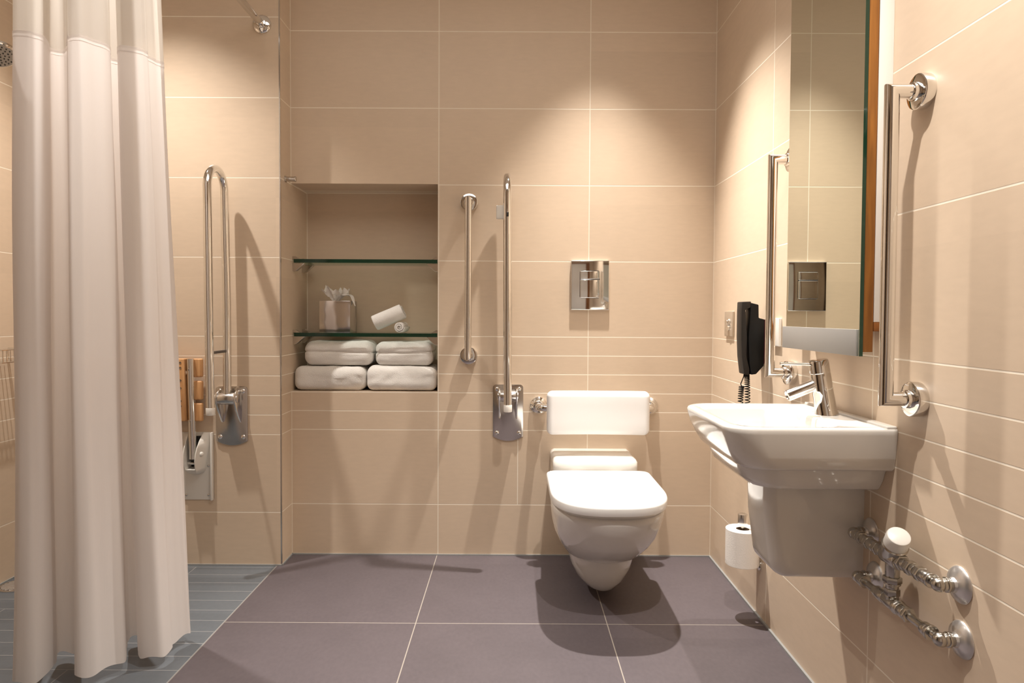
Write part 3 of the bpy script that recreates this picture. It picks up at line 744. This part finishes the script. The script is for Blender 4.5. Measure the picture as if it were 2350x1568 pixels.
for z in (.783, .764, .717, .688, .640, .621):
    bm = bmesh.new(); lathe(bm, [(.0042, 0), (.0042, .0012), (.0018, .0006), (0, .0006)], (-.9345, ys - .0298, z), (0, -1, 0), 14); obj('screw', bm, m_card, t)
for z0, z1 in ((.727, .797), (.641, .713), (.560, .629)):
    bm = bmesh.new(); rbox(bm, (-1.33, ys - .006, z0), (-.866, ys + .012, z1), .0055, 3); obj('slat', bm, m_beech, t)

# ------------------------------------------------------------------ curtain rail + curtain
RXc, RZ = -.648, 2.052
t = thing('curtain_rail', 'chrome shower curtain rail meeting the shower wall at the top', 'curtain rail', (RXc, YS, RZ))
bm = bmesh.new(); yk = -.93
tube(bm, [V((RXc, YS, RZ)), V((RXc, yk + .08, RZ))] + arc_pts((RXc - .08, yk + .08, RZ), (1, 0, 0), (0, -1, 0), .08, 0, PI / 2, 10)[1:] + [V((XS + .002, yk, RZ))], .0135, 20); obj('rail', bm, m_chrome, t, smooth=50)
bm = bmesh.new(); lathe(bm, [(.0355, -.001), (.0355, .004), (.033, .009), (.026, .013), (.0185, .015), (.0185, .022), (.0145, .023)], (RXc, YS, RZ), (0, -1, 0), 36); obj('flange', bm, m_chrome, t)
bm = bmesh.new(); lathe(bm, [(.0355, -.001), (.0355, .004), (.033, .009), (.026, .013), (.0185, .015), (.0185, .022), (.0145, .023)], (XS, yk, RZ), (1, 0, 0), 36); obj('flange', bm, m_chrome, t)

hem = [(-.955, -.90), (-.978, -.955), (-.973, -1.000), (-.940, -1.020), (-.908, -1.006), (-.905, -.955), (-.930, -.895), (-.945, -.868), (-.925, -.855), (-.895, -.868), (-.860, -.905), (-.840, -.960), (-.815, -.988), (-.785, -.978), (-.765, -.940), (-.742, -.905),
       (-.760, -.860), (-.792, -.800), (-.800, -.775), (-.782, -.765), (-.762, -.790), (-.735, -.850), (-.712, -.882), (-.680, -.888), (-.652, -.872), (-.648, -.835), (-.660, -.805), (-.655, -.770), (-.642, -.745), (-.650, -.725), (-.672, -.722)]
P = catmull(hem, 8)
t = thing('shower_curtain', 'long off-white shower curtain with a sheer top panel, bunched at the left', 'shower curtain', (-.80, -.88, .03))
def cpoint(k, z):
    x, y = P[k]; f = (z - .03) / 1.98          # 0 hem .. 1 rail
    s = k / (len(P) - 1)
    tx = -.958 + (x + .972) * .79; ty = -.885 + (y + .885) * .72
    g = f ** .85
    X = x + (tx - x) * g; Y = y + (ty - y) * g
    # folds soften and drift on the way up
    X += .006 * math.sin(s * 21 + f * 3.1) * math.sin(PI * min(1, f * 1.2)) ; Y += .008 * math.sin(s * 47 + f * 2.2) * f
    Y += .0045 * noise.noise(V((s * 34, z * 1.6, 0))) ; X += .003 * noise.noise(V((s * 50, z * 1.1, 7)))
    return V((X, Y, z))
def panel(z0, z1, nz, hemfn=None, grow=0):
    bm = bmesh.new(); prev = None
    for i in range(nz + 1):
        row = []
        for k in range(len(P)):
            z = z0 + (z1 - z0) * i / nz
            p = cpoint(k, z)
            if hemfn and i == 0: p.z += hemfn(k)
            row.append(bm.verts.new(p))
        if prev:
            for k in range(len(P) - 1): bm.faces.new((prev[k], prev[k + 1], row[k + 1], row[k]))
        prev = row
    return bm
bm = panel(.03, 1.662, 46, lambda k: .004 * math.sin(k * .35)); obj('cloth_panel', bm, m_curtain, t, smooth=60)
bm = panel(1.668, 2.035, 12); obj('voile_panel', bm, m_voile, t, smooth=60)['label'] = 'sheer voile top'
# seam tape and hem
def band(z0, z1, off):
    bm = bmesh.new(); prev = None
    for z in (z0, (z0 + z1) / 2, z1):
        row = []
        for k in range(len(P)):
            p = cpoint(k, z); a = cpoint(max(k - 1, 0), z); b = cpoint(min(k + 1, len(P) - 1), z); tt = (b - a).normalized(); nn = V((tt.y, -tt.x, 0)); 
            row.append(bm.verts.new(p + nn * off))
        if prev:
            for k in range(len(P) - 1): bm.faces.new((prev[k], prev[k + 1], row[k + 1], row[k]))
        prev = row
    return bm
bm = band(1.658, 1.674, .0008); obj('seam', bm, m_curtain, t, smooth=60)
for i in range(9):
    s = i / 8; k = int(s * (len(P) - 1)); p = cpoint(k, 2.03)
    cx_ = -.95 + .24 * s
    bm = bmesh.new(); c0 = V((cx_, yk, RZ)); tube(bm, arc_pts(c0, (0, 1, 0), (0, 0, 1), .021, 0, 2 * PI, 20), .0016, 8); obj('ring', bm, m_chrome, t)

# ------------------------------------------------------------------ left edge bits: shower head, rack, hose, drain
t = thing('overhead_shower', 'round chrome shower head with dark nozzles at the left edge', 'shower head', (XS, -.45, 1.83))
hc = V((-1.402, -.45, 1.812)); nrm = V((.30, -.28, -.90)).normalized()
bm = bmesh.new(); lathe(bm, [(0, -.040), (.014, -.040), (.018, -.030), (.050, -.018), (.0585, -.012), (.060, -.002), (.058, .001), (.054, .002)], hc, nrm, 40); obj('head_shell', bm, m_chrome, t)
bm = bmesh.new(); lathe(bm, [(.0545, .0), (.0545, .0022), (0, .0022)], hc, nrm, 40); obj('spray_face', bm, simple('grey_spray_face', (.35, .34, .33, 1), .35, .3), t)
bm = bmesh.new(); u, w = frame_for(nrm)
for rr, cnt in ((.012, 6), (.023, 11), (.034, 16), (.045, 22)):
    for i in range(cnt):
        a = 2 * PI * i / cnt + rr * 40; cyl(bm, hc + nrm * .0020 + (u * math.cos(a) + w * math.sin(a)) * rr, hc + nrm * .0042 + (u * math.cos(a) + w * math.sin(a)) * rr, .0022, seg=8)
obj('nozzles', bm, m_dark, t)
bm = bmesh.new(); tube(bm, [V((XS, -.45, 1.88)), V((-1.46, -.45, 1.885)), hc - nrm * .038], .010, 16); lathe(bm, [(.028, 0), (.027, .008), (.012, .012)], (XS, -.45, 1.88), (1, 0, 0), 28); obj('arm', bm, m_chrome, t, smooth=50)
t = thing('soap_rack', 'chrome wire soap rack at the left edge of the shower', 'soap rack', (XS, -.33, .79))
bm = bmesh.new()
for z in (.795, .838): tube(bm, [V((XS + .003, -.40, z)), V((-1.438, -.40, z)), V((-1.438, -.27, z)), V((XS + .003, -.27, z))], .0028, 8)
for i in range(8): y = -.395 + .0175 * i; tube(bm, [V((XS + .005, y, .795)), V((-1.438, y, .795)), V((-1.438, y, .838))], .0018, 6)
for i in range(5): x = XS + .008 + .015 * i; tube(bm, [V((x, -.40, .795)), V((x, -.40, .838))], .0018, 6)
obj('wire_frame', bm, m_chrome, t)
bm = bmesh.new(); lathe(bm, [(.012, 0), (.012, .006), (0, .007)], (XS, -.335, .86), (1, 0, 0), 20); tube(bm, [V((XS + .004, -.335, .86)), V((XS + .006, -.335, .836))], .003, 8); obj('wall_fixing', bm, m_chrome, t)
bm = bmesh.new(); tube(bm, [V(p) for p in catmull([(-1.47, -.50, 1.15), (-1.455, -.49, 1.0), (-1.445, -.48, .85), (-1.442, -.475, .75), (-1.450, -.48, .65), (-1.475, -.49, .56), (-1.50, -.50, .50), (-1.514, -.50, .49)], 8)], .0065, 12)
tag(obj('shower_hose', bm, m_satin, loc=(-1.45, -.48, .75), smooth=60), 'grey shower hose curving down at the left edge under the soap rack', 'hose')
t = thing('floor_drain', 'round metal floor drain at the left edge of the shower floor', 'drain', (-1.447, -.33, 0))
bm = bmesh.new(); lathe(bm, [(.060, 0), (.060, .002), (.057, .0035), (.050, .0035), (.050, .001)], (-1.447, -.33, 0), (0, 0, 1), 40); obj('rim', bm, m_satin, t)
bm = bmesh.new(); lathe(bm, [(.050, .0004), (.050, .0012), (0, .0012)], (-1.447, -.33, 0), (0, 0, 1), 40); obj('pit', bm, m_dark, t)
bm = bmesh.new()
for i in range(-4, 5):
    o_ = i * .0105; L_ = math.sqrt(max(.049 ** 2 - o_ ** 2, 1e-6)); dd = V((.8, .6, 0)); pp = V((-.6, .8, 0))
    a = V((-1.447, -.33, .0028)) + pp * o_; cyl(bm, a - dd * L_, a + dd * L_, .0028, seg=8)
obj('grate', bm, m_satin, t)

# ------------------------------------------------------------------ lights (ceiling downlights, plus an added bounce fill)
def spot(loc, watts, size, blend, rad=.03, col=(1, .86, .70), aim=(0, 0, -1)):
    l = bpy.data.lights.new('downlight', 'SPOT'); l.energy = watts; l.spot_size = math.radians(size); l.spot_blend = blend; l.shadow_soft_size = rad; l.color = col
    o = bpy.data.objects.new('downlight', l); C.objects.link(o); o.location = loc
    o.rotation_euler = V(aim).to_track_quat('-Z', 'Y').to_euler(); return o
W = (1, .945, .885)
spot((.625, -.25, 2.44), 275, 78, 1, .018, W, (0, -.25, -1))
spot((.63, -1.70, 2.44), 120, 102, 1, .020, W)
spot((-1.09, -.52, 2.44), 106, 98, 1, .020, W, (.1, -.08, -1))
l = bpy.data.lights.new('bounce_fill', 'AREA'); l.shape = 'RECTANGLE'; l.size = 1.6; l.size_y = 1.3; l.energy = 10; l.color = W  # added soft panel standing in for room bounce, not a real fitting
o = bpy.data.objects.new('bounce_fill', l); C.objects.link(o); o.location = (.1, -1.5, 2.465)

w = bpy.data.worlds.new('world'); bpy.context.scene.world = w; w.use_nodes = True
w.node_tree.nodes['Background'].inputs[0].default_value = (1, .93, .85, 1); w.node_tree.nodes['Background'].inputs[1].default_value = .04

# ------------------------------------------------------------------ camera
cam = bpy.data.cameras.new('camera'); co = bpy.data.objects.new('camera', cam); C.objects.link(co)
f, cx, cy = 1560.47, 1174.68, 767.05
cam.sensor_width = 36; cam.sensor_fit = 'HORIZONTAL'; cam.lens = f * 36 / 2350
cam.shift_x = (1175 - cx) / 2350; cam.shift_y = (cy - 784) / 2350
X = V((9.99985065e-01, 8.56566988e-04, 5.39770323e-03)); Yd = V((5.42026929e-03, -2.89917255e-02, -9.99564956e-01)); Zf = V((-6.99705613e-04, 9.99579285e-01, -2.89959353e-02))
Mx = Matrix((X, -Yd, -Zf)).transposed().to_4x4(); Mx.translation = V((.2979, -2.7076, .9692)); co.matrix_world = Mx
cam.clip_start = .05
sc = bpy.context.scene; sc.camera = co
sc.view_settings.view_transform = 'Standard'; sc.view_settings.look = 'None'; sc.view_settings.gamma = 1; sc.view_settings.exposure = 0.34
